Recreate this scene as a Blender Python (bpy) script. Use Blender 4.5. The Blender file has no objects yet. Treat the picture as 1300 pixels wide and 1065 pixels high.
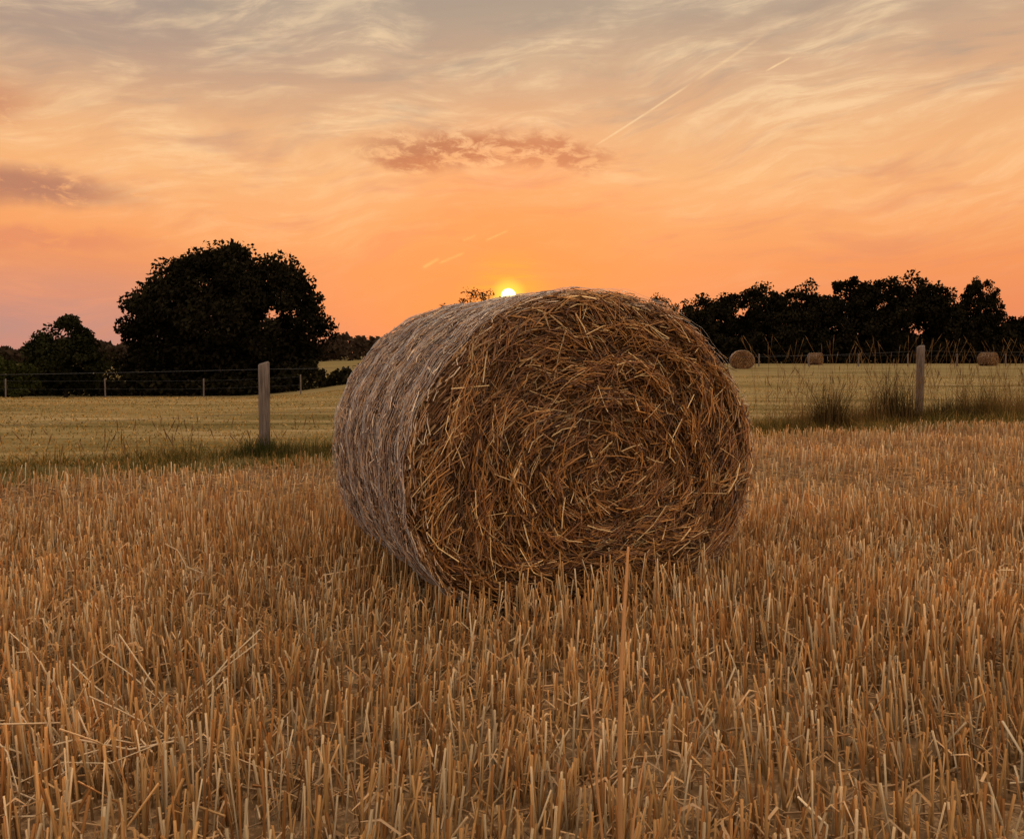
import bpy, math, numpy as np
from mathutils import Vector
rng=np.random.default_rng(7)
scene=bpy.context.scene
CAM_H=0.976
def lin(r,g,b):
    f=lambda c:(c/255/12.92) if c/255<=0.04045 else ((c/255+0.055)/1.055)**2.4
    return np.array([f(r),f(g),f(b)])
def sst(a,b,x):
    t=np.clip((np.asarray(x,float)-a)/(b-a),0,1); return t*t*(3-2*t)
# ---------------------------------------------------------------- terrain
def ground_h(x,y):
    x=np.asarray(x,float); y=np.asarray(y,float)
    left=1-sst(-0.36,-0.02,x/np.maximum(y,4))
    t=sst(12,62,y)
    h=-2.0*left*t+0.10*(1-left)*t
    h=h+0.02*np.sin(x*0.9+1.3)*np.sin(y*0.7)*(1-sst(30,60,y))
    h=h+3.0*sst(180,700,np.hypot(x,y))*1.0
    return h
def edge_y(x): return 7.9+0.52*x-0.012*x*x
def fence_y(x): return 9.24+0.548*x
# ---------------------------------------------------------------- mesh helpers
def make_mesh(name,verts,quads,cols=None,mat=None,smooth=False):
    me=bpy.data.meshes.new(name)
    verts=np.ascontiguousarray(verts,dtype=np.float32).reshape(-1,3)
    quads=np.ascontiguousarray(quads,dtype=np.int32)
    k=quads.shape[1]
    me.vertices.add(len(verts)); me.vertices.foreach_set("co",verts.ravel())
    me.loops.add(quads.size); me.loops.foreach_set("vertex_index",quads.ravel())
    me.polygons.add(len(quads)); me.polygons.foreach_set("loop_start",np.arange(0,quads.size,k,dtype=np.int32))
    me.update(calc_edges=True)
    if smooth: me.polygons.foreach_set("use_smooth",np.ones(len(quads),dtype=bool))
    if cols is not None:
        a=me.color_attributes.new("Col",'FLOAT_COLOR','POINT')
        c=np.ones((len(verts),4),dtype=np.float32); c[:,:3]=cols
        a.data.foreach_set("color",c.ravel())
    if mat: me.materials.append(mat)
    ob=bpy.data.objects.new(name,me); scene.collection.objects.link(ob)
    return ob
def norm(v): return v/np.maximum(np.linalg.norm(v,axis=-1,keepdims=True),1e-9)
def tubes(pts,rad,sides=3,cols=None):
    pts=np.asarray(pts,float); N,K,_=pts.shape
    rad=np.broadcast_to(np.asarray(rad,float).reshape(N if np.size(rad)>1 else 1,-1),(N,K))
    T=norm(np.gradient(pts,axis=1))
    ref=norm(rng.normal(size=(N,1,3)))
    b1=norm(np.cross(T,ref)); b2=np.cross(T,b1)
    if sides==2:
        V=np.stack([pts-rad[...,None]*b1,pts+rad[...,None]*b1],axis=2); idxs=[0]
    else:
        V=np.stack([pts+rad[...,None]*(math.cos(2*math.pi*s/sides)*b1+math.sin(2*math.pi*s/sides)*b2) for s in range(sides)],axis=2)
        idxs=range(sides)
    base=(np.arange(N)*K*sides)[:,None]
    F=[]
    for k in range(K-1):
        for s in idxs:
            s2=(s+1)%sides
            F.append(np.concatenate([base+k*sides+s,base+k*sides+s2,base+(k+1)*sides+s2,base+(k+1)*sides+s],axis=1))
    F=np.stack(F,axis=1).reshape(-1,4)
    C=None
    if cols is not None:
        cols=np.asarray(cols,float)
        if cols.ndim==2: cols=cols[:,None,:]
        C=np.broadcast_to(cols[:,:,None,:],(N,K,sides,3)).reshape(-1,3)
    return V.reshape(-1,3),F,C
def join(parts):
    vs,fs,cs=[],[],[];o=0
    for v,f,c in parts:
        vs.append(v);fs.append(f+o);cs.append(c);o+=len(v)
    return np.concatenate(vs),np.concatenate(fs),np.concatenate(cs)
def leaves(P,size,cols,aspect=0.6):
    N=len(P); a=norm(rng.normal(size=(N,3))); b=norm(np.cross(a,rng.normal(size=(N,3))))
    s=np.asarray(size).reshape(-1,1)
    V=np.stack([P+a*s,P+b*s*aspect,P-a*s,P-b*s*aspect],axis=1).reshape(-1,3)
    F=np.arange(4*N).reshape(N,4)
    return V,F,np.repeat(cols,4,axis=0)
# ---------------------------------------------------------------- materials
def new_mat(name):
    m=bpy.data.materials.new(name); m.use_nodes=True; nt=m.node_tree; nt.nodes.clear()
    return m,nt
class NB:
    def __init__(s,nt): s.nt=nt
    def n(s,t,**k):
        nd=s.nt.nodes.new(t)
        for a,b in k.items(): setattr(nd,a,b)
        return nd
    def put(s,sock,v):
        if isinstance(v,bpy.types.NodeSocket): s.nt.links.new(v,sock)
        elif v is not None: sock.default_value=v
    def m(s,op,a,b=None,c=None,clamp=False):
        nd=s.n('ShaderNodeMath',operation=op,use_clamp=clamp)
        s.put(nd.inputs[0],a); s.put(nd.inputs[1],b)
        if c is not None: s.put(nd.inputs[2],c)
        return nd.outputs[0]
    def mr(s,v,a,b,c=0.,d=1.,t='SMOOTHSTEP'):
        nd=s.n('ShaderNodeMapRange',interpolation_type=t)
        s.put(nd.inputs[0],v)
        for i,x in enumerate((a,b,c,d)): nd.inputs[i+1].default_value=x
        return nd.outputs[0]
    def mix(s,f,a,b,bt='MIX'):
        nd=s.n('ShaderNodeMix',data_type='RGBA',blend_type=bt)
        g=lambda v:(tuple(v)+(1,)) if not isinstance(v,bpy.types.NodeSocket) else v
        s.put(nd.inputs[0],f); s.put(nd.inputs[6],g(a)); s.put(nd.inputs[7],g(b))
        return nd.outputs[2]
    def noise(s,vec,scale,detail=4,rough=.55,dist=0.):
        nd=s.n('ShaderNodeTexNoise'); s.put(nd.inputs['Vector'],vec)
        nd.inputs['Scale'].default_value=scale; nd.inputs['Detail'].default_value=detail
        nd.inputs['Roughness'].default_value=rough; nd.inputs['Distortion'].default_value=dist
        return nd.outputs['Fac']
    def ramp(s,f,stops):
        nd=s.n('ShaderNodeValToRGB'); s.put(nd.inputs[0],f); cr=nd.color_ramp
        while len(cr.elements)<len(stops): cr.elements.new(0.5)
        for e,(p,c) in zip(cr.elements,stops): e.position=p; e.color=tuple(c)+(1,)
        return nd.outputs[0]
    def mapping(s,vec,scale=(1,1,1),rot=(0,0,0),loc=(0,0,0)):
        nd=s.n('ShaderNodeMapping'); s.put(nd.inputs[0],vec)
        nd.inputs['Scale'].default_value=scale; nd.inputs['Rotation'].default_value=rot; nd.inputs['Location'].default_value=loc
        return nd.outputs[0]
def fibre_mat(name,gloss=.06,rough=.4,transl=.0):
    """matt fibre with a little sheen; colour is stored per straw / per leaf"""
    m,nt=new_mat(name); b=NB(nt)
    at=b.n('ShaderNodeAttribute',attribute_name='Col').outputs['Color']
    d=b.n('ShaderNodeBsdfDiffuse'); b.put(d.inputs[0],at); cur=d.outputs[0]
    if transl>0:
        tr=b.n('ShaderNodeBsdfTranslucent'); b.put(tr.inputs[0],at)
        mx=b.n('ShaderNodeMixShader'); mx.inputs[0].default_value=transl
        nt.links.new(cur,mx.inputs[1]); nt.links.new(tr.outputs[0],mx.inputs[2]); cur=mx.outputs[0]
    if gloss>0:
        g=b.n('ShaderNodeBsdfGlossy'); g.inputs['Roughness'].default_value=rough; g.inputs[0].default_value=(1,.93,.82,1)
        mx=b.n('ShaderNodeMixShader'); mx.inputs[0].default_value=gloss
        nt.links.new(cur,mx.inputs[1]); nt.links.new(g.outputs[0],mx.inputs[2]); cur=mx.outputs[0]
    nt.links.new(cur,b.n('ShaderNodeOutputMaterial').inputs[0])
    return m
M_straw=fibre_mat('straw',.05,.45,.25)
M_bale=fibre_mat('bale_straw',.06,.4,.0)
M_grass=fibre_mat('grass_blades',0,.4,.25)
M_leaf=fibre_mat('foliage',0)
M_bark=fibre_mat('bark',0)
M_wire=fibre_mat('galvanised_wire',.1)
m,nt=new_mat('weathered_wood'); b=NB(nt); co=b.n('ShaderNodeTexCoord').outputs['Object']
g=b.noise(b.mapping(co,(60,60,3)),1.5,5,.6,.6)
c=b.ramp(g,[(.3,(.035,.024,.017)),(.5,(.11,.075,.05)),(.72,(.2,.145,.1))])
p=b.n('ShaderNodeBsdfPrincipled'); b.put(p.inputs['Base Color'],c); p.inputs['Roughness'].default_value=.85
bp=b.n('ShaderNodeBump'); bp.inputs['Strength'].default_value=.6; bp.inputs['Distance'].default_value=.01; b.put(bp.inputs['Height'],g)
nt.links.new(bp.outputs[0],p.inputs['Normal']); nt.links.new(p.outputs[0],b.n('ShaderNodeOutputMaterial').inputs[0]); M_wood=m
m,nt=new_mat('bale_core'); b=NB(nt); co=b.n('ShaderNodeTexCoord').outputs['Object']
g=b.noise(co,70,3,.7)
c=b.ramp(g,[(.35,(.03,.014,.006)),(.55,(.09,.045,.018)),(.7,(.22,.12,.05))])  # dark brown core colour paints shade into the gaps between strands
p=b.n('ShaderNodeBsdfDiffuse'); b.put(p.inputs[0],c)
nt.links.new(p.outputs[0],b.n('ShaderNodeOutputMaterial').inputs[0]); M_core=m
# ground
m,nt=new_mat('field_ground'); b=NB(nt)
pos=b.n('ShaderNodeNewGeometry').outputs['Position']
sx=b.n('ShaderNodeSeparateXYZ'); b.put(sx.inputs[0],pos); X,Y=sx.outputs[0],sx.outputs[1]
ey=b.m('ADD',b.m('ADD',b.m('MULTIPLY',X,.52),7.9),b.m('MULTIPLY',b.m('MULTIPLY',X,X),-.012))
dv=b.m('SUBTRACT',Y,ey); wob=b.m('MULTIPLY',b.m('SUBTRACT',b.noise(pos,1.5,2),.5),.8); dv=b.m('ADD',dv,wob)
isM=b.mr(dv,-.15,.25)
fineN=b.noise(pos,38,5,.75)
soilA=b.ramp(fineN,[(.3,(.04,.021,.009)),(.5,(.15,.085,.036)),(.64,(.42,.26,.12))])
rows=b.noise(b.mapping(pos,(.6,7,1),(0,0,-.44)),1.,2)
soil=b.mix(b.mr(rows,.35,.65,.0,.4),soilA,(.34,.2,.09))
gA=b.ramp(b.noise(b.mapping(pos,(.2,1.3,1),(0,0,-.25)),.9,6,.74,.4),[(.3,(.085,.062,.02)),(.43,(.17,.12,.042)),(.56,(.3,.205,.08)),(.68,(.47,.33,.16))])
gB=b.mix(b.mr(fineN,.4,.65,0,.45),gA,(.08,.065,.02))
far=b.mr(Y,30,110,0,.4)
gC=b.mix(far,gB,(.15,.105,.034))
sw=b.noise(b.mapping(pos,(.012,.16,1),(0,0,-.12),(5,2,0)),1.,3,.6)
gC=b.mix(b.mr(sw,.45,.62,0,.45),gC,(.3,.215,.085))
verge=b.m('MULTIPLY',b.mr(dv,-.2,.2),b.mr(dv,1.6,2.6,1,0))
gC=b.mix(b.m('MULTIPLY',verge,.5),gC,(.07,.06,.02))
col=b.mix(isM,soil,gC)
p=b.n('ShaderNodeBsdfDiffuse'); b.put(p.inputs[0],col)
nt.links.new(p.outputs[0],b.n('ShaderNodeOutputMaterial').inputs[0]); M_ground=m
# ---------------------------------------------------------------- ground sheet
def axis_coords():
    a=[0.];s=.4
    while a[-1]<3500:
        a.append(a[-1]+s)
        if a[-1]>14: s*=1.07
    a=np.array(a); return np.concatenate([-a[:0:-1],a])
ax=axis_coords(); GX,GY=np.meshgrid(ax,ax,indexing='xy'); GZ=ground_h(GX,GY)
n=len(ax); idx=np.arange(n*n).reshape(n,n)
F=np.stack([idx[:-1,:-1],idx[:-1,1:],idx[1:,1:],idx[1:,:-1]],-1).reshape(-1,4)
make_mesh('ground',np.stack([GX,GY,GZ],-1).reshape(-1,3),F,None,M_ground,True)
# ---------------------------------------------------------------- bale
TH=math.radians(25); U=np.array([math.cos(TH),math.sin(TH),0]); A=np.array([-math.sin(TH),math.cos(TH),0]); Zv=np.array([0,0,1.])
def prof(phi,a=.755,bu=.685,bl=.54):
    c,s=np.cos(phi),np.sin(phi); n_=np.where(s>0,2.05,2.5)
    u=a*np.sign(c)*np.abs(c)**(2/n_); z=np.where(s>0,bu,bl)*np.sign(s)*np.abs(s)**(2/n_)
    lump=1+.006*np.sin(3*phi+1)+.006*np.sin(7*phi)
    return u*lump,z*lump
def tang(phi):
    e=.02;u1,z1=prof(phi+e);u0,z0=prof(phi-e);d=np.stack([u1-u0,z1-z0],-1);return norm(d)
def bale_parts(L=1.2,nf=14500,ns=17000,nb=3500,zc=.54,detail=1.,thick=1.):
    def W(u,z,s,C0): return C0+u[...,None]*U+z[...,None]*Zv+s[...,None]*A
    C0=np.array([0,0,zc])
    ph=np.linspace(0,2*math.pi,97)[:-1]; u,z=prof(ph)
    prf=[(0.0,.01),(.2,.004),(.5,0.01),(.8,.012),(.93,.025),(.965,.06),(.975,.12),(.98,L/2),(.975,L-.12),(.965,L-.06),(.93,L-.025),(.5,L-.01),(0.,L)]
    V=[];
    for r,s in prf: V.append(W(u*r,z*r,np.full_like(u,s+.015*(r<.9)*(s<L/2)),C0))
    V=np.concatenate(V);n=96;K=len(prf)
    F=[[k*n+i,k*n+(i+1)%n,(k+1)*n+(i+1)%n,(k+1)*n+i] for k in range(K-1) for i in range(n)]
    core=(V,np.array(F))
    parts=[]
    def face(N,s0,sgn):
        r=np.sqrt(rng.random(N))*.99; phi=rng.random(N)*2*math.pi
        u,z=prof(phi); off=.07
        pu=off*(1-r)+u*r; pz=z*r-.01*(1-r)
        T=tang(phi); R=np.stack([T[:,1],-T[:,0]],-1)
        wild=rng.random(N)
        j=rng.normal(0,.40,N)+.16+.3*np.sin(phi*4+r*9); j=np.where(wild<.3*(1-.6*r),rng.uniform(-1.57,1.57,N),j)
        d=np.cos(j)[:,None]*T+np.sin(j)[:,None]*R
        ln=np.clip(rng.lognormal(math.log(.115),.42,N),.035,.24)*(.55+.45*r)
        ridge=.020*np.sin(r*34+phi*1.0+1.5*np.sin(phi*3))+.018*np.sin(phi*9+r*13)*np.sin(r*21)
        dep=ridge+rng.uniform(-.026,.026,N)-.016
        tilt=rng.normal(0,.012,N)+.003
        bend=rng.normal(0,.006,N)+.018*np.abs(np.cos(j))*(ln/.15)**2*.7
        lim=rng.uniform(.975,1.015,N)
        pts=[]
        for t in (-.5,0,.5):
            bb=(0.25-t*t)*4*bend
            uu=pu+d[:,0]*ln*t+R[:,0]*bb; zz=pz+d[:,1]*ln*t+R[:,1]*bb
            q=np.sqrt((uu/.755)**2+(np.where(zz>0,zz/.685,zz/.54))**2)*np.where(zz>0,1.,.965)
            k=np.minimum(1,lim/np.maximum(q,1e-6)); rr=q*k
            rim=-.07*np.clip((rr-.87)/.13,0,1.2)**2
            pts.append((uu*k,zz*k,s0-(dep+rim)*sgn-sgn*tilt*t*2))
        P=np.stack([W(a_,b_,c_,C0) for a_,b_,c_ in pts],1)
        shade=np.clip((dep+.05)/.07,.15,1.15)  # deeper strands get a darker colour, painted shade in the hollows
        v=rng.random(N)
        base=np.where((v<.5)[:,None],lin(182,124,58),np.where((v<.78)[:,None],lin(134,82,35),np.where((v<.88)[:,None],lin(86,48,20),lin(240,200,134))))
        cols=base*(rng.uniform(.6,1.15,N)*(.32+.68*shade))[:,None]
        rad=np.clip(rng.lognormal(math.log(.0020),.3,N),.0012,.0038)*thick
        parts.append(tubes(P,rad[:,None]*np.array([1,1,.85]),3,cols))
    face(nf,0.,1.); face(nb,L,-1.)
    N=ns; phi=rng.random(N)*2*math.pi; s=rng.uniform(.005,L-.005,N)
    edge=-.05*np.clip((.06-np.minimum(s,L-s))/.06,0,1)**2
    j=rng.normal(0,.75,N); ln=np.clip(rng.lognormal(math.log(.05),.45,N),.018,.14)
    wv=.008*np.sin(s*26+2*np.sin(phi*2))+.005*np.sin(phi*23+s*9)
    dep=rng.uniform(-.017,.007,N)+edge+wv
    P=[]
    for t in (-.5,0,.5):
        dphi=phi+np.cos(j)*ln*t/.66
        uu,zz=prof(dphi); o=dep+rng.normal(0,.003,N)
        RR=tang(dphi); P.append(W(uu+RR[:,1]*o,zz-RR[:,0]*o,s+np.sin(j)*ln*t,C0))
    P=np.stack(P,1); v=rng.random(N)
    base=np.where((v<.5)[:,None],lin(200,154,108),np.where((v<.78)[:,None],lin(118,78,46),lin(244,214,174)))
    cols=base*(rng.uniform(.5,1.1,N))[:,None]
    parts.append(tubes(P,rng.uniform(.0011,.0026,N)*thick,3,cols))
    M=int(70*detail); pp=np.linspace(0,2*math.pi,121)
    s0=np.linspace(.03,L-.03,M)
    uu,zz=prof(pp);TT=tang(pp)
    net=[]
    for i in range(M):
        o=.009+rng.normal(0,.0015,121)+.008*np.sin(s0[i]*26+2*np.sin(pp*2))+.005*np.sin(pp*23+s0[i]*9)
        net.append(W(uu+TT[:,1]*o,zz-TT[:,0]*o,s0[i]+rng.normal(0,.002,121)+.004*np.sin(pp*5+i),C0))
    net=np.stack(net)
    parts.append(tubes(net,.0006,3,np.full((M,3),.55)*np.array([1,.93,.85])))
    N=int(260*detail); phi=rng.random(N)*2*math.pi; s=np.where(rng.random(N)<.6,rng.uniform(0,.06,N),rng.uniform(0,L,N))
    u,z=prof(phi);T=tang(phi);R=np.stack([T[:,1],-T[:,0]],-1)
    ln=rng.uniform(.02,.07,N); j=rng.normal(0,.4,N)
    p0=W(u*.985,z*.985,s,C0)
    dirv=(np.cos(j)*rng.choice([-1,1],N))[:,None]*(T[:,:1]*U+T[:,1:]*Zv)+np.abs(rng.normal(.18,.15,N))[:,None]*(R[:,:1]*U+R[:,1:]*Zv)-rng.normal(.2,.4,N)[:,None]*A
    dirv=norm(dirv); p1=p0+dirv*ln[:,None]*.5; p2=p0+dirv*ln[:,None]-Zv*(ln*.15)[:,None]
    parts.append(tubes(np.stack([p0,p1,p2],1),rng.uniform(.0011,.002,N),3,lin(190,140,78)*rng.uniform(.6,1.1,(N,1))))
    return core,parts
core,parts=bale_parts()
bale=bpy.data.objects.new('hay_bale',None); scene.collection.objects.link(bale); bale.location=(.335,3.03,0.)
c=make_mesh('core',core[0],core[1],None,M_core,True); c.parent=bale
v,f,cc=join(parts); c=make_mesh('straw_wrap',v,f,cc,M_bale); c.parent=bale
core,parts=bale_parts(nf=1500,ns=1500,nb=900,detail=.2,thick=2.)
v,f,cc=join(parts)
for i,(x,y,rot,sc) in enumerate([(15.8,55,-.6,1.05),(30.8,80,.5,1.),(42.7,71,.2,1.)]):
    e=bpy.data.objects.new('hay_bale.%03d'%(i+1),None); scene.collection.objects.link(e)
    e.location=(x,y,float(ground_h(x,y))-.02); e.rotation_euler=(0,0,rot); e.scale=(sc,)*3
    if i==0:
        a_=make_mesh('core',core[0],core[1],None,M_core,True); b_=make_mesh('straw_wrap',v,f,cc,M_bale); ma,mb=a_.data,b_.data
    else:
        a_=bpy.data.objects.new('core',ma); b_=bpy.data.objects.new('straw_wrap',mb)
        scene.collection.objects.link(a_); scene.collection.objects.link(b_)
    a_.parent=e; b_.parent=e
# ---------------------------------------------------------------- stubble
def in_bale(x,y,mrg=.0):
    dx=x-.335; dy=y-3.03; u=dx*U[0]+dy*U[1]; s=dx*A[0]+dy*A[1]
    return (np.abs(u)<.52-mrg)&(s>.0+mrg)&(s<1.2-mrg)
rd=np.array([math.cos(.42),math.sin(.42)]); rn=np.array([-rd[1],rd[0]])
def stub_points(N,xr,yr):
    x=rng.uniform(*xr,N); y=rng.uniform(*yr,N)
    a=x*rd[0]+y*rd[1]; q=x*rn[0]+y*rn[1]
    sp=.14; q=(np.round(q/sp)+rng.normal(0,.17,N))*sp+.02*np.sin(a*2.)
    cl=.05; ai=np.round(a/cl); a=ai*cl+.016*np.sin(ai*12.9+q*3)+rng.normal(0,.014,N)
    x=a*rd[0]+q*rn[0]; y=a*rd[1]+q*rn[1]
    dens=.6+.4*np.sin(a*5.3+q*17)*np.sin(a*2.1-q*9)
    k=(rng.random(N)<.4+.6*np.clip(dens,0,1))&(y<edge_y(x)+rng.normal(0,.08,N))&(~in_bale(x,y))&(np.abs(x)<y*.8+1.8)&(y>.7)
    return x[k],y[k]
x1,y1=stub_points(66000,(-5.6,5.6),(.7,4.6)); x2,y2=stub_points(72000,(-9,12),(4.4,13))
parts=[]
def stalks(x,y,hm,rm):
    N=len(x); z=ground_h(x,y)
    h=np.clip(rng.normal(hm,hm*.2,N)*(1+.18*np.sin(x*1.7+y*2.3)),.04,.27)
    lean=rng.normal(0,.10,(N,2)); flat=rng.random(N)<.1; lean[flat]*=5.
    lean+=np.stack([.06*np.sin(x*3+y),.06*np.cos(y*4-x)],-1)
    p0=np.stack([x,y,z-.01],-1)
    d=norm(np.concatenate([lean,np.ones((N,1))],1))
    p1=p0+d*(h*.55)[:,None]; d2=norm(d+rng.normal(0,.04,(N,3))); brk=rng.random(N)<.05; d2[brk]=norm(rng.normal(0,1,(brk.sum(),3))*[1,1,.3]);
    p2=p1+d2*(h*.45)[:,None]
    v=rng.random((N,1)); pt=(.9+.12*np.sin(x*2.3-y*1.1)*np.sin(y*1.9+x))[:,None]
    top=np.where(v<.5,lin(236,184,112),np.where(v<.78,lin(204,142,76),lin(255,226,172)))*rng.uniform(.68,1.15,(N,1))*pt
    C=np.stack([top*.36,top*.82,top*1.05],1)  # brownish stalk base, darkened further to paint shade between stalks
    rad=rng.uniform(.65,1.3,N)*rm
    return tubes(np.stack([p0,p1,p2],1),rad[:,None]*np.array([1.1,1,1.]),3,C)
parts.append(stalks(x1,y1,.15,.0028)); parts.append(stalks(x2,y2,.12,.0032))
k=rng.random(len(x1))<.35; x,y=x1[k],y1[k]; N=len(x)
ang=rng.random(N)*6.28; dd=np.stack([np.cos(ang),np.sin(ang),np.zeros(N)],-1); h=rng.uniform(.01,.10,N)
p0=np.stack([x,y,ground_h(x,y)+h],-1); l=rng.uniform(.03,.09,N)[:,None]
P=np.stack([p0,p0+dd*l*.5+Zv*l*.35,p0+dd*l+Zv*l*rng.uniform(-.8,.3,(N,1))],1)
parts.append(tubes(P,rng.uniform(.0015,.0032,N)[:,None]*np.array([1,1,.3]),2,lin(220,174,114)*rng.uniform(.5,1.15,(N,1))))
v,f,cc=join(parts); make_mesh('straw_stubble',v,f,cc,M_straw)
# loose straw litter
N=46000; x=rng.uniform(-6.5,7.5,N); y=rng.uniform(.8,9.5,N); k=(y<edge_y(x))&(np.abs(x)<y*.8+1.8); x,y=x[k],y[k]; N=len(x)
ang=rng.normal(.42,1.1,N); l=np.clip(rng.lognormal(math.log(.085),.5,N),.03,.3)
zz=ground_h(x,y)+rng.uniform(.003,.05,N)
d=np.stack([np.cos(ang),np.sin(ang),rng.normal(0,.15,N)],-1)*l[:,None]
p=np.stack([x,y,zz],-1); P=np.stack([p-d/2,p+rng.normal(0,.005,(N,3)),p+d/2],1); P[...,2]=np.maximum(P[...,2],.003+ground_h(P[...,0],P[...,1]))
lit=[tubes(P,rng.uniform(.0012,.0029,N),3,lin(224,176,114)*rng.uniform(.25,1.1,(N,1)))]
N=125; x=np.concatenate([rng.uniform(-3.5,4,50),rng.uniform(-1.7,-.8,75)]); y=np.concatenate([rng.uniform(1.6,5,50),rng.uniform(1.5,2.3,75)])
ang=rng.normal(2.3,.9,N); l=rng.uniform(.12,.38,N); z=rng.uniform(.05,.14,N)
d=np.stack([np.cos(ang),np.sin(ang),rng.normal(0,.45,N)],-1)*l[:,None]; p=np.stack([x,y,z],-1)
P=np.stack([p-d/2,p-d*.15+rng.normal(0,.012,(N,3)),p+d*.2+rng.normal(0,.012,(N,3)),p+d/2],1); P[...,2]=np.maximum(P[...,2],.01)
k=~in_bale(x,y,-.25)
lit.append(tubes(P[k],rng.uniform(.0016,.0028,N)[k],3,(lin(244,212,160)*rng.uniform(.7,1.1,(N,1)))[k]))
v,f,cc=join(lit); make_mesh('loose_straw',v,f,cc,M_straw)
P=[];R=[]
for (x,y,h,lx,r0) in [(.165,1.22,.68,.014,.0048),(.150,1.25,.47,-.03,.003),(.176,1.21,.36,.03,.003)]:
    t=np.linspace(0,1,8); P.append(np.stack([x+lx*t**2+.003*np.sin(t*7),y+.02*t*t,h*t],-1)); R.append(r0*(1-.6*t**2))
tc=np.stack([lin(214,158,98)*(.45+.6*a) for a in np.linspace(0,1,8)])[None].repeat(3,0)
v,f,cc=tubes(np.array(P),np.array(R),5,tc); make_mesh('tall_straw_stalk',v,f,cc,M_straw)
# ---------------------------------------------------------------- meadow and verge grass
def blades(x,y,h,w,cols,lean=.35,K=3):
    N=len(x); z=ground_h(x,y); ang=rng.random(N)*6.28; ln=np.abs(rng.normal(0,lean,N))
    P=[]
    for t in np.linspace(0,1,K):
        P.append(np.stack([x+np.cos(ang)*ln*h*t**1.7,y+np.sin(ang)*ln*h*t**1.7,z-.01+h*t*(1-.15*ln*t)],-1))
    return tubes(np.stack(P,1),np.asarray(w).reshape(-1,1)*(1-.85*np.linspace(0,1,K)[None]**1.5),2,cols)
N=70000; r=7.+ (rng.random(N)**1.6)*32; bt=rng.uniform(-.8,.8,N); x=bt*r; y=r
k=(y>edge_y(x)+.9); x,y=x[k],y[k]; N=len(x)
pat=.5+.5*np.sin(x*.35+y*1.1+np.sin(x*.8)*1.3)
v=rng.random((N,1)); cA=np.where(v<.35+.35*pat[:,None],lin(172,132,68),np.where(v<.9,lin(104,86,38),lin(210,172,110)))*rng.uniform(.55,1.1,(N,1))
mg=blades(x,y,rng.uniform(.015,.05,N),rng.uniform(.003,.006,N)*(1+y/18),cA,.7)
make_mesh('meadow_grass',mg[0],mg[1],mg[2],M_grass)
parts=[]
N=24000; x=rng.uniform(-7,14,N); e=rng.random(N); y=edge_y(x)-.05+e*(fence_y(x)-edge_y(x)+.5)
clump=.5+.5*np.sin(x*4.1+np.sin(y*5))*np.sin(y*3+x*1.7)
h=rng.uniform(.04,.11,N)*(.5+1.1*clump)*(1+.5*(x>2.5)); v=rng.random((N,1))
cA=np.where(v<.45,lin(88,80,36),np.where(v<.88,lin(154,120,64),lin(64,64,28)))*rng.uniform(.6,1.1,(N,1))
parts.append(blades(x,y,h,rng.uniform(.002,.005,N),cA,.5))
def tuft(cx,cy,r,hm,N,cl,lean=.35,w=.004):
    x=cx+rng.normal(0,r,N); y=cy+rng.normal(0,r*.7,N); h=hm*rng.uniform(.25,1.,N)*np.exp(-((x-cx)/(2.2*r))**2)*(1+.25*np.sin(x*31))
    parts.append(blades(x,y,h,rng.uniform(.5,1.2,N)*w,lin(*cl)*rng.uniform(.5,1.15,(N,1)),lean,4))
for t_ in [(-2.42,7.75,.16,.24,500,(60,60,28)),(-2.05,7.85,.3,.2,600,(84,76,38)),(-3.,7.4,.35,.16,500,(96,84,40)),(-1.6,8.2,.3,.16,500,(90,76,40)),
   (4.4,11.1,.16,.72,600,(74,58,30)),(4.2,11.3,.35,.45,500,(110,84,46)),(5.65,11.9,.2,.85,700,(68,54,28)),(5.3,11.8,.3,.45,500,(110,84,46)),(6.6,12.2,.3,.4,700,(72,60,32)),
   (7.3,12.6,.3,.6,600,(88,70,36)),(7.9,13.0,.4,.5,600,(120,90,50)),(3.6,10.6,.4,.25,600,(90,76,38)),(9.,13.4,.6,.6,800,(92,72,40))]: tuft(*t_)
N=480; x=np.where(rng.random(N)<.85,rng.uniform(3.2,9.5,N),rng.uniform(-4,-1,N)); y=fence_y(x)-rng.uniform(0,.9,N)
right=x>0; h=np.where(right,rng.uniform(.4,1.25,N),rng.uniform(.15,.4,N))
z=ground_h(x,y); lx=rng.normal(0,.22,N)
P=np.stack([np.stack([x+lx*h*t*t,y,z+h*t],-1) for t in (0,.4,.75,1)],1); cS=lin(150,114,72)*rng.uniform(.5,1.,(N,1))
parts.append(tubes(P,.0016,3,cS))
tip=P[:,-1]; dn=norm(P[:,-1]-P[:,-2]); hl=rng.uniform(.06,.14,N)[:,None]
P2=np.stack([tip-dn*hl*.6,tip-dn*hl*.1,tip+dn*hl*.5],1); parts.append(tubes(P2,np.array([[.002,.006,.001]]).repeat(N,0),3,cS*.8))
v,f,cc=join(parts); make_mesh('verge_grass',v,f,cc,M_grass)
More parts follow.
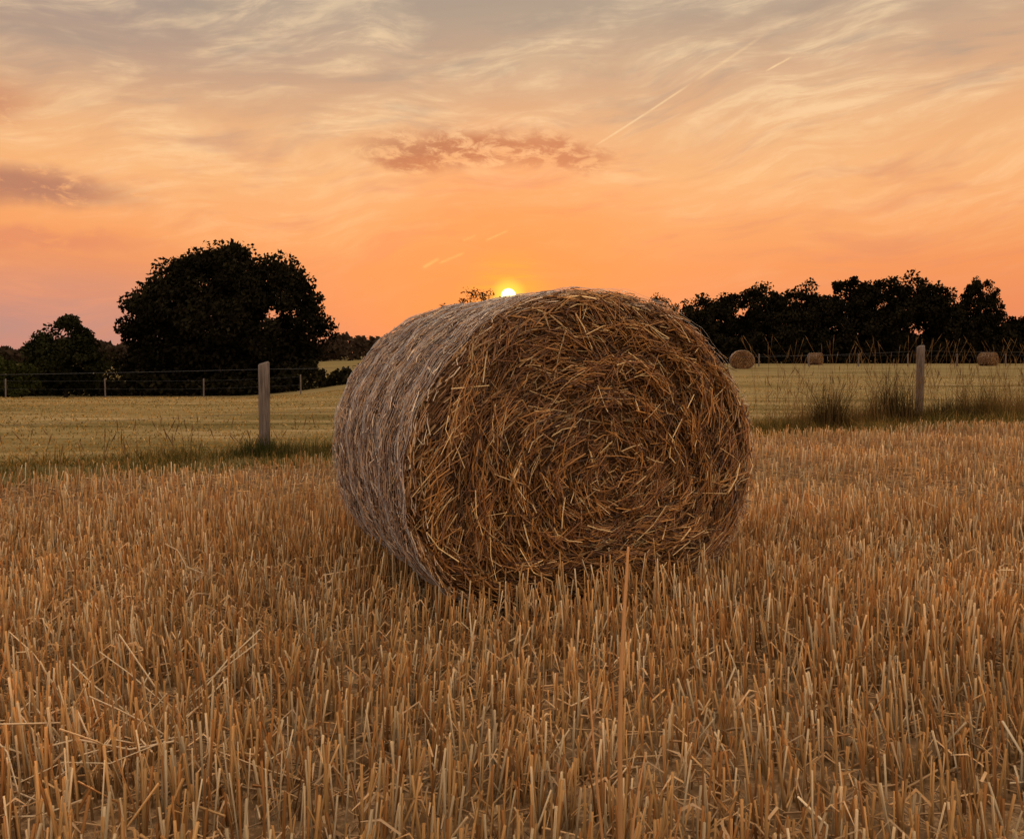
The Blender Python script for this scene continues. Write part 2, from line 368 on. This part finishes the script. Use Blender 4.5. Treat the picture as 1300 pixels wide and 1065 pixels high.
# ---------------------------------------------------------------- fences
def post(parent,x,y,h,w,lean=(0,0)):
    z=float(ground_h(x,y)); K=9; V=[]
    r=w/2; ch=r*.25
    sec=[(r,-r+ch),(r,r-ch),(r-ch,r),(-r+ch,r),(-r,r-ch),(-r,-r+ch),(-r+ch,-r),(r-ch,-r)]
    lv=list(np.linspace(-.2,h-.012,K))+[h]; sc=[1.]*K+[.82]
    for i,(zz,s) in enumerate(zip(lv,sc)):
        for (a,b_) in sec:
            a2=a*s*(1+rng.normal(0,.03)); b2=b_*s*(1+rng.normal(0,.03)); V.append((a2+lean[0]*zz,b2+lean[1]*zz,zz+(.012*a/r if i>=K-1 else 0)))
    n=8;F=[[k*n+i,k*n+(i+1)%n,(k+1)*n+(i+1)%n,(k+1)*n+i] for k in range(K) for i in range(n)]
    t=K*n; F+=[[t,t+1,t+2,t+3],[t,t+3,t+4,t+7],[t+4,t+5,t+6,t+7]]
    o=make_mesh('post',np.array(V),np.array(F),None,M_wood); o.location=(x,y,z); o.rotation_euler=(0,0,.5); o.parent=parent
def fence(name,pts,hs,w,wires,wr):
    e=bpy.data.objects.new(name,None); scene.collection.objects.link(e)
    for (x,y),h in zip(pts,hs): post(e,x,y,h,w,(rng.normal(0,.012),rng.normal(0,.012)))
    ps=[]
    for wh in wires:
        for i in range(len(pts)-1):
            a=np.array(pts[i]);b_=np.array(pts[i+1]); t=np.linspace(0,1,9)
            ha=ground_h(*a)+wh*hs[i];hb=ground_h(*b_)+wh*hs[i+1]
            xy=a+(b_-a)*t[:,None]; off=np.array([-(b_-a)[1],(b_-a)[0]]); off=-off/np.linalg.norm(off)*(w/2+.004)
            ps.append(np.concatenate([xy+off,(ha+(hb-ha)*t-.02*4*t*(1-t))[:,None]],1))
    v,f,cc=tubes(np.array(ps),wr,4,np.full((len(ps),3),.035)); o=make_mesh('wires',v,f,cc,M_wire); o.parent=e
fp=[];fh=[]
for k in range(-3,5):
    x=-2.44+4.47*k; fp.append((x,fence_y(x))); fh.append(.9 if k<=0 else (1.02 if k==1 else 1.13))
fence('wire_fence',fp,fh,.095,(.93,.45),.0012)
fence('wire_fence',[(-46+4.5*i,36+.25*i) for i in range(9)],[.95]*9,.06,(.9,.5),.0022)
fence('wire_fence',[(12+4.2*i,66+.2*i) for i in range(14)],[1.05]*14,.09,(.9,),.004)
# ---------------------------------------------------------------- trees
LC=(30,26,15)
def crown(c,rad,ncl,nl,cr,ls,cols=LC,low=None,surf=.65,lumpy=1.):
    """leaf clumps spread through a lumpy ellipsoid"""
    d=norm(rng.normal(size=(ncl,3))); rr=np.where(rng.random(ncl)<surf,rng.uniform(.78,.97,ncl),(rng.random(ncl)**(1/3))*.8)
    ph=rng.random(6)*6.28
    lump=1+lumpy*(.05*np.sin(d[:,0]*5+ph[0])+.05*np.sin(d[:,2]*7+ph[1])+.04*np.sin(d[:,1]*6+d[:,0]*9+ph[2]))
    P=np.asarray(c)+d*np.asarray(rad)*(rr*lump)[:,None]
    if low is not None:
        b_=P[:,2]<low+cr*.4; P[:,2]=np.where(b_,low+cr*.4+rng.random(ncl)*cr,P[:,2])
    crs=cr*rng.uniform(.5,1.2,ncl); tone=rng.uniform(.5,1.5,ncl)
    q=norm(rng.normal(size=(ncl,nl,3)))*(rng.random((ncl,nl,1))**.45)*crs[:,None,None]*np.array([1,1,.8])
    L=(P[:,None,:]+q).reshape(-1,3)
    C=lin(*cols)*(np.repeat(tone,nl)*rng.uniform(.7,1.3,ncl*nl))[:,None]
    return leaves(L,ls*rng.uniform(.6,1.3,ncl*nl),C),P
def make_tree(name,x,y,top,hw,d_=None,trunk=.12,ncl=160,nl=170,cr=.9,ls=.16,gap=.8,cols=LC,taper=0.,nb=14,czf=.42,surf=.65,skew=0.,lumpy=1.):
    gz=float(ground_h(x,y)); H=top-gz; low=gz+gap
    cz=low+(top-low)*czf; rz=(top-cz)
    out,P=crown((x,y,cz),(hw,hw*.8 if d_ is None else d_,rz),ncl,nl,cr,ls,cols,low,surf,lumpy)
    V=out[0]; t=np.clip((V[:,2]-low)/(top-low),0,1); V[:,0]=x+(V[:,0]-x)*(1-taper*t)+skew*(t-.4)
    e=bpy.data.objects.new(name,None); scene.collection.objects.link(e)
    o=make_mesh('crown',out[0],out[1],out[2],M_leaf); o.parent=e
    tr=trunk*H*.28; t=np.linspace(0,1,6)
    T=np.stack([x+.15*np.sin(t*4),y+0*t,gz-.1+t*(H*.75)],-1)[None]
    ps=[tubes(T,(tr*(1-.8*t))[None],7,np.array([[.03,.022,.016]]))]
    for i in rng.choice(len(P),min(nb,len(P)),replace=False):
        b0=np.array([x,y,gz+rng.uniform(.18,.6)*H]); b2=P[i]; b1=(b0+b2)/2+np.array([0,0,-.05*H*.3])
        ps.append(tubes(np.stack([b0,b1,b2])[None],(tr*np.array([.35,.22,.06]))[None],5,np.array([[.03,.022,.016]])))
    v,f,cc=join(ps); o=make_mesh('trunk',v,f,cc,M_bark); o.parent=e
make_tree('oak_tree',-23.1,65,9.9,7.9,6.6,.14,480,170,1.3,.19,.1,LC,0.,30,.40,.62,1.3,.45)
make_tree('small_tree',-30.6,55,3.4,2.6,2.2,.1,110,150,.8,.13,.3,(34,33,17),0,14,.42,.65,0,1.2)
make_tree('small_tree',-8.6,70,3.6,1.7,1.6,.1,70,130,.55,.11,.3)
make_tree('small_tree',-10.6,72,3.2,1.2,1.2,.1,45,130,.5,.11,.3)
make_tree('birch_tree',-2.9,62,6.3,2.6,1.6,.05,90,32,.5,.08,2.2,(50,42,24),0,40)
make_tree('birch_tree',13.4,72,6.3,2.4,1.8,.05,80,40,.55,.09,1.8,(50,42,24),0,30)
make_tree('poplar_tree',55.1,95,10.9,3.3,2.5,.06,190,130,.85,.15,.1,LC,.4,30)
make_tree('bush',-25.8,40,.9,1.9,1.5,.05,50,160,.45,.1,.0,(50,50,22),0,6)
parts=[]
prof_r=[(19.4,93,5.8,1.8),(21.4,95,7.0,2.),(23.7,95,8.1,2.4),(27,96,8.9,3.2),(30.3,95,9.1,3.4),(33.5,96,8.9,3.4),(36.8,97,9.8,3.8),(40.5,96,10.2,4.),(44.2,96,10.8,4.),(47.3,96,10.9,3.6),(49.6,95,9.7,2.8),(51.8,95,7.2,2.6),(59.1,96,5.4,3.),(62.4,96,5.7,3.),(66,97,6.6,3.4),(71,98,8,4),(77,99,7,4),(84,100,9,5),(92,102,8,5),
 (16,100,4.4,2.4),(12,102,4.,3),(6,104,3.8,4),(0,106,4.,4),(-6,108,3.5,4)]
for (x,y,top,hw) in prof_r:
    gz=float(ground_h(x,y)); cz=gz+(top-gz)*.45
    o,P=crown((x,y,cz),(hw,hw,top-cz),int(26*hw+10),100,1.1,.21,LC,gz+.1); parts.append(o)
N=20000; x=rng.uniform(18,98,N); y=93+rng.normal(0,1.,N)+(x-16)*.06; z=ground_h(x,y)+rng.random(N)*(3.+.8*np.sin(x*.9)+.6*np.sin(x*2.3))*np.clip((x-14)/8,.3,1)
parts.append(leaves(np.stack([x,y,z],-1),rng.uniform(.15,.35,N),lin(*LC)*rng.uniform(.5,1.3,(N,1))))
v,f,cc=join(parts); make_mesh('woodland_edge',v,f,cc,M_leaf)
parts=[]
for (xa,xb,yy,hh,N) in [(-52,-8,60,1.3,15000),(-60,-22,78,2.2,9000),(-14,16,85,1.6,8000)]:
    x=rng.uniform(xa,xb,N); y=yy+rng.normal(0,.7,N); z=ground_h(x,y)+rng.random(N)**.8*hh*(1+.35*np.sin(x*1.1)+.25*np.sin(x*2.9+1)+.2*np.sin(x*7))
    parts.append(leaves(np.stack([x,y,z],-1),rng.uniform(.1,.24,N),lin(34,30,17)*rng.uniform(.5,1.3,(N,1))))
v,f,cc=join(parts); make_mesh('hedge',v,f,cc,M_leaf)
N=50000; a=rng.uniform(-1.15,1.15,N); r=rng.uniform(290,400,N); x=np.sin(a)*r; y=np.cos(a)*r
top=5.2+1.4*np.sin(a*23)+.9*np.sin(a*61+1)+.6*np.sin(a*140)+.4*np.sin(a*333)
z=ground_h(x,y)+rng.random(N)**.8*top*1.25
v,f,cc=leaves(np.stack([x,y,z],-1),rng.uniform(.6,1.6,N),lin(54,42,30)*rng.uniform(.6,1.3,(N,1)))
make_mesh('distant_woodland',v,f,cc,M_leaf)
# ---------------------------------------------------------------- sky
w=bpy.data.worlds.new('World'); scene.world=w; w.use_nodes=True; nt=w.node_tree; nt.nodes.clear(); b=NB(nt)
w.cycles.sampling_method='NONE'
D=b.n('ShaderNodeTexCoord').outputs['Generated']
sp=b.n('ShaderNodeSeparateXYZ'); b.put(sp.inputs[0],D); dx,dy,dz=sp.outputs
az=b.m('MULTIPLY',b.m('ARCTAN2',dx,dy),57.2958); el=b.m('MULTIPLY',b.m('ARCSINE',dz),57.2958)
def cmb(x,y,z=0.):
    n=b.n('ShaderNodeCombineXYZ'); b.put(n.inputs[0],x);b.put(n.inputs[1],y);b.put(n.inputs[2],z); return n.outputs[0]
AE=cmb(az,el)
base=b.ramp(b.m('DIVIDE',el,30.),[(0.0,lin(218,134,104)),(.10,lin(236,140,92)),(.20,lin(244,150,90)),(.30,lin(248,165,102)),(.40,lin(246,177,116)),(.50,lin(236,176,124)),(.62,lin(212,168,132)),(.75,lin(182,158,136)),(.9,lin(156,147,137)),(1.,lin(142,143,144))])
zen=b.mr(el,26,50); base=b.mix(zen,base,(.84,.82,.84))  # sky above the view, brightened to add fill light
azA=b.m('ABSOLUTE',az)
base=b.mix(b.mr(azA,42,110,0,.95),base,(1.38,1.14,1.0))  # unseen sky at the sides and behind, brightened as added fill
lm=b.m('MULTIPLY',b.mr(az,-10,-30),b.mr(el,8,1.5)); base=b.mix(b.m('MULTIPLY',lm,.8),base,lin(184,142,134))
lt=b.m('MULTIPLY',b.m('MULTIPLY',b.mr(az,5,-30),b.mr(el,13,22)),b.mr(el,40,26)); base=b.mix(b.m('MULTIPLY',lt,.6),base,lin(146,134,132))
warp=b.m('SUBTRACT',b.noise(b.mapping(AE,(.045,.09,1),(0,0,0),(3,1,0)),1.,2),.5)
tilt=b.m('MULTIPLY',az,-.11)
elw=b.m('ADD',b.m('ADD',el,tilt),b.m('MULTIPLY',warp,7.))
cv=cmb(b.m('MULTIPLY',az,.06),b.m('MULTIPLY',elw,.2))
n1=b.noise(cv,1.2,5,.6,.3)
n2=b.noise(b.mapping(cv,(1.2,2.2,1),(0,0,.12),(7,4,0)),2.5,6,.66,.4)
wis=b.mr(n1,.38,.62); fine=b.mr(n2,.4,.66)
hi=b.ramp(b.m('DIVIDE',el,30.),[(0.05,lin(242,142,106)),(.25,lin(253,176,114)),(.45,lin(255,204,148)),(.65,lin(242,206,162)),(.9,lin(218,198,168))])
eld=b.m('MULTIPLY',b.mr(el,2,11,.3,1.),b.mr(azA,60,40))
base=b.mix(b.m('MULTIPLY',b.m('MULTIPLY',wis,b.m('ADD',b.m('MULTIPLY',fine,.75),.25)),b.m('MULTIPLY',eld,.9)),base,hi)
n3=b.noise(b.mapping(cv,(1,1.5,1),(0,0,-.08),(21,9,0)),1.7,4,.6,.2)
dk=b.m('MULTIPLY',b.m('MULTIPLY',b.mr(n3,.48,.74),b.mr(el,2,8,.25,.55)),b.mr(azA,60,40)); base=b.mix(dk,base,b.mix(b.mr(el,8,19),lin(226,140,100),lin(166,148,132)))
mott=b.noise(b.mapping(AE,(.42,.95,1),(0,0,.3)),1.3,5,.7,.4)
wn=b.m('MULTIPLY',b.m('SUBTRACT',b.noise(b.mapping(AE,(.25,.25,1)),1.,3),.5),2.2)
def bar(a0,e0,sa,se,slope,col,st,soft=.3,lo=.34,hi_=.56):
    global base
    u=b.m('DIVIDE',b.m('SUBTRACT',az,a0),sa)
    v_=b.m('DIVIDE',b.m('SUBTRACT',b.m('ADD',el,wn),b.m('ADD',b.m('MULTIPLY',b.m('SUBTRACT',az,a0),slope),e0)),se)
    r=b.m('SQRT',b.m('ADD',b.m('MULTIPLY',u,u),b.m('MULTIPLY',v_,v_)))
    k=b.m('MULTIPLY',b.mr(r,1.15,soft),b.mr(mott,lo,hi_))
    base=b.mix(b.m('MULTIPLY',k,st),base,col)
bar(-3.5,14.3,8.5,1.7,.02,lin(188,122,88),1.,.3,.38,.58)
bar(3.6,13.9,4.5,1.2,-.04,lin(198,128,92),.9,.3,.38,.58)
bar(-7.5,13.4,3.,.8,.02,lin(194,120,84),.8)
bar(-31,10.2,7.5,1.4,-.03,lin(182,122,98),.9,.2,.25,.5)
bar(-35,14.8,5.5,2.0,0.,lin(196,128,98),.8,.2,.25,.5)
bar(-31,7.2,9,.8,0.,lin(222,134,100),.6,.2,.25,.5)
def seg(a0,e0,a1,e1,wd,st,col):
    global base
    L=math.hypot(a1-a0,e1-e0); ux,uy=(a1-a0)/L,(e1-e0)/L
    p=b.m('SUBTRACT',az,a0); q=b.m('SUBTRACT',el,e0)
    t=b.m('ADD',b.m('MULTIPLY',p,ux),b.m('MULTIPLY',q,uy)); dd=b.m('ABSOLUTE',b.m('SUBTRACT',b.m('MULTIPLY',p,-uy),b.m('MULTIPLY',q,-ux)))
    k=b.m('MULTIPLY',b.mr(dd,wd,0.),b.m('MULTIPLY',b.mr(t,-.1,L*.15),b.mr(t,L*1.02,L*.8)))
    base=b.mix(b.m('MULTIPLY',k,b.m('MULTIPLY',st,b.mr(mott,.3,.6,.4,1.))),base,col)
cw=lin(255,214,160)
seg(5.6,14.3,12.6,18.2,.11,.65,cw); seg(12.6,18.2,17.2,20.6,.16,.35,cw); seg(-19.6,18.6,-14.6,21.2,.22,.45,lin(215,184,156)); seg(17.3,18.45,19.,19.15,.1,.9,cw)
seg(-1.9,8.1,-.2,8.85,.13,1.,lin(255,202,122)); seg(-6.3,6.2,-5.1,6.9,.2,.9,lin(255,196,116)); seg(-5.2,6.5,-3.3,7.3,.16,.9,lin(255,196,116)); seg(-3.5,8.1,-2.5,8.5,.14,.9,lin(255,196,116))
SE=math.radians(4.27); SA=math.radians(-.25)
sd=(math.sin(SA)*math.cos(SE),math.cos(SA)*math.cos(SE),math.sin(SE))
dt=b.n('ShaderNodeVectorMath',operation='DOT_PRODUCT'); b.put(dt.inputs[0],D); dt.inputs[1].default_value=sd
ang=b.m('MULTIPLY',b.m('ARCCOSINE',b.m('MINIMUM',dt.outputs['Value'],1.)),57.2958)
base=b.mix(b.m('MULTIPLY',b.mr(ang,15,1),.6),base,lin(255,124,44))
streak=b.mr(b.noise(b.mapping(AE,(.15,1.6,1)),1.2,3,.6),.35,.65,.25,1.)
base=b.mix(b.m('MULTIPLY',b.m('MULTIPLY',b.mr(ang,4.,.5),.9),streak),base,lin(255,160,36))
base=b.mix(b.mr(ang,1.5,.45),base,(1.2,.66,.06))
base=b.mix(b.mr(ang,.55,.44),base,(6.,4.6,1.9))
base=b.mix(b.mr(dz,0.,-.03),base,(.25,.18,.1))
sky=b.n('ShaderNodeTexSky',sky_type='NISHITA'); sky.sun_disc=False; sky.sun_elevation=SE; sky.sun_rotation=SA; sky.dust_density=2.
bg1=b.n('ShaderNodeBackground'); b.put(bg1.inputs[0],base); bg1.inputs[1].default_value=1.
bg2=b.n('ShaderNodeBackground'); b.put(bg2.inputs[0],sky.outputs[0]); bg2.inputs[1].default_value=.004
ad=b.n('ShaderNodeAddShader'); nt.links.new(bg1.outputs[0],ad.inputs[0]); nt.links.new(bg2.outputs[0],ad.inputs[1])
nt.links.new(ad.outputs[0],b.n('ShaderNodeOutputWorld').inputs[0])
# ---------------------------------------------------------------- sun lamp
l=bpy.data.lights.new('sun','SUN'); l.energy=2.9; l.angle=math.radians(1.); l.color=(1.,.6,.3)
lo=bpy.data.objects.new('sun',l); scene.collection.objects.link(lo)
lo.rotation_euler=Vector([-v_ for v_ in sd]).to_track_quat('-Z','Y').to_euler(); lo.location=(0,30,10)
# ---------------------------------------------------------------- camera
cd=bpy.data.cameras.new('camera'); cam=bpy.data.objects.new('camera',cd); scene.collection.objects.link(cam)
cd.sensor_fit='HORIZONTAL'; cd.sensor_width=36; cd.lens=36*1020/1300; cd.shift_y=-45/1300
cd.clip_start=.05; cd.clip_end=6000
cam.location=(0,0,CAM_H); cam.rotation_euler=(math.radians(90-1.99),0,0)
scene.camera=cam
scene.view_settings.view_transform='Standard'; scene.view_settings.look='None'; scene.view_settings.exposure=0
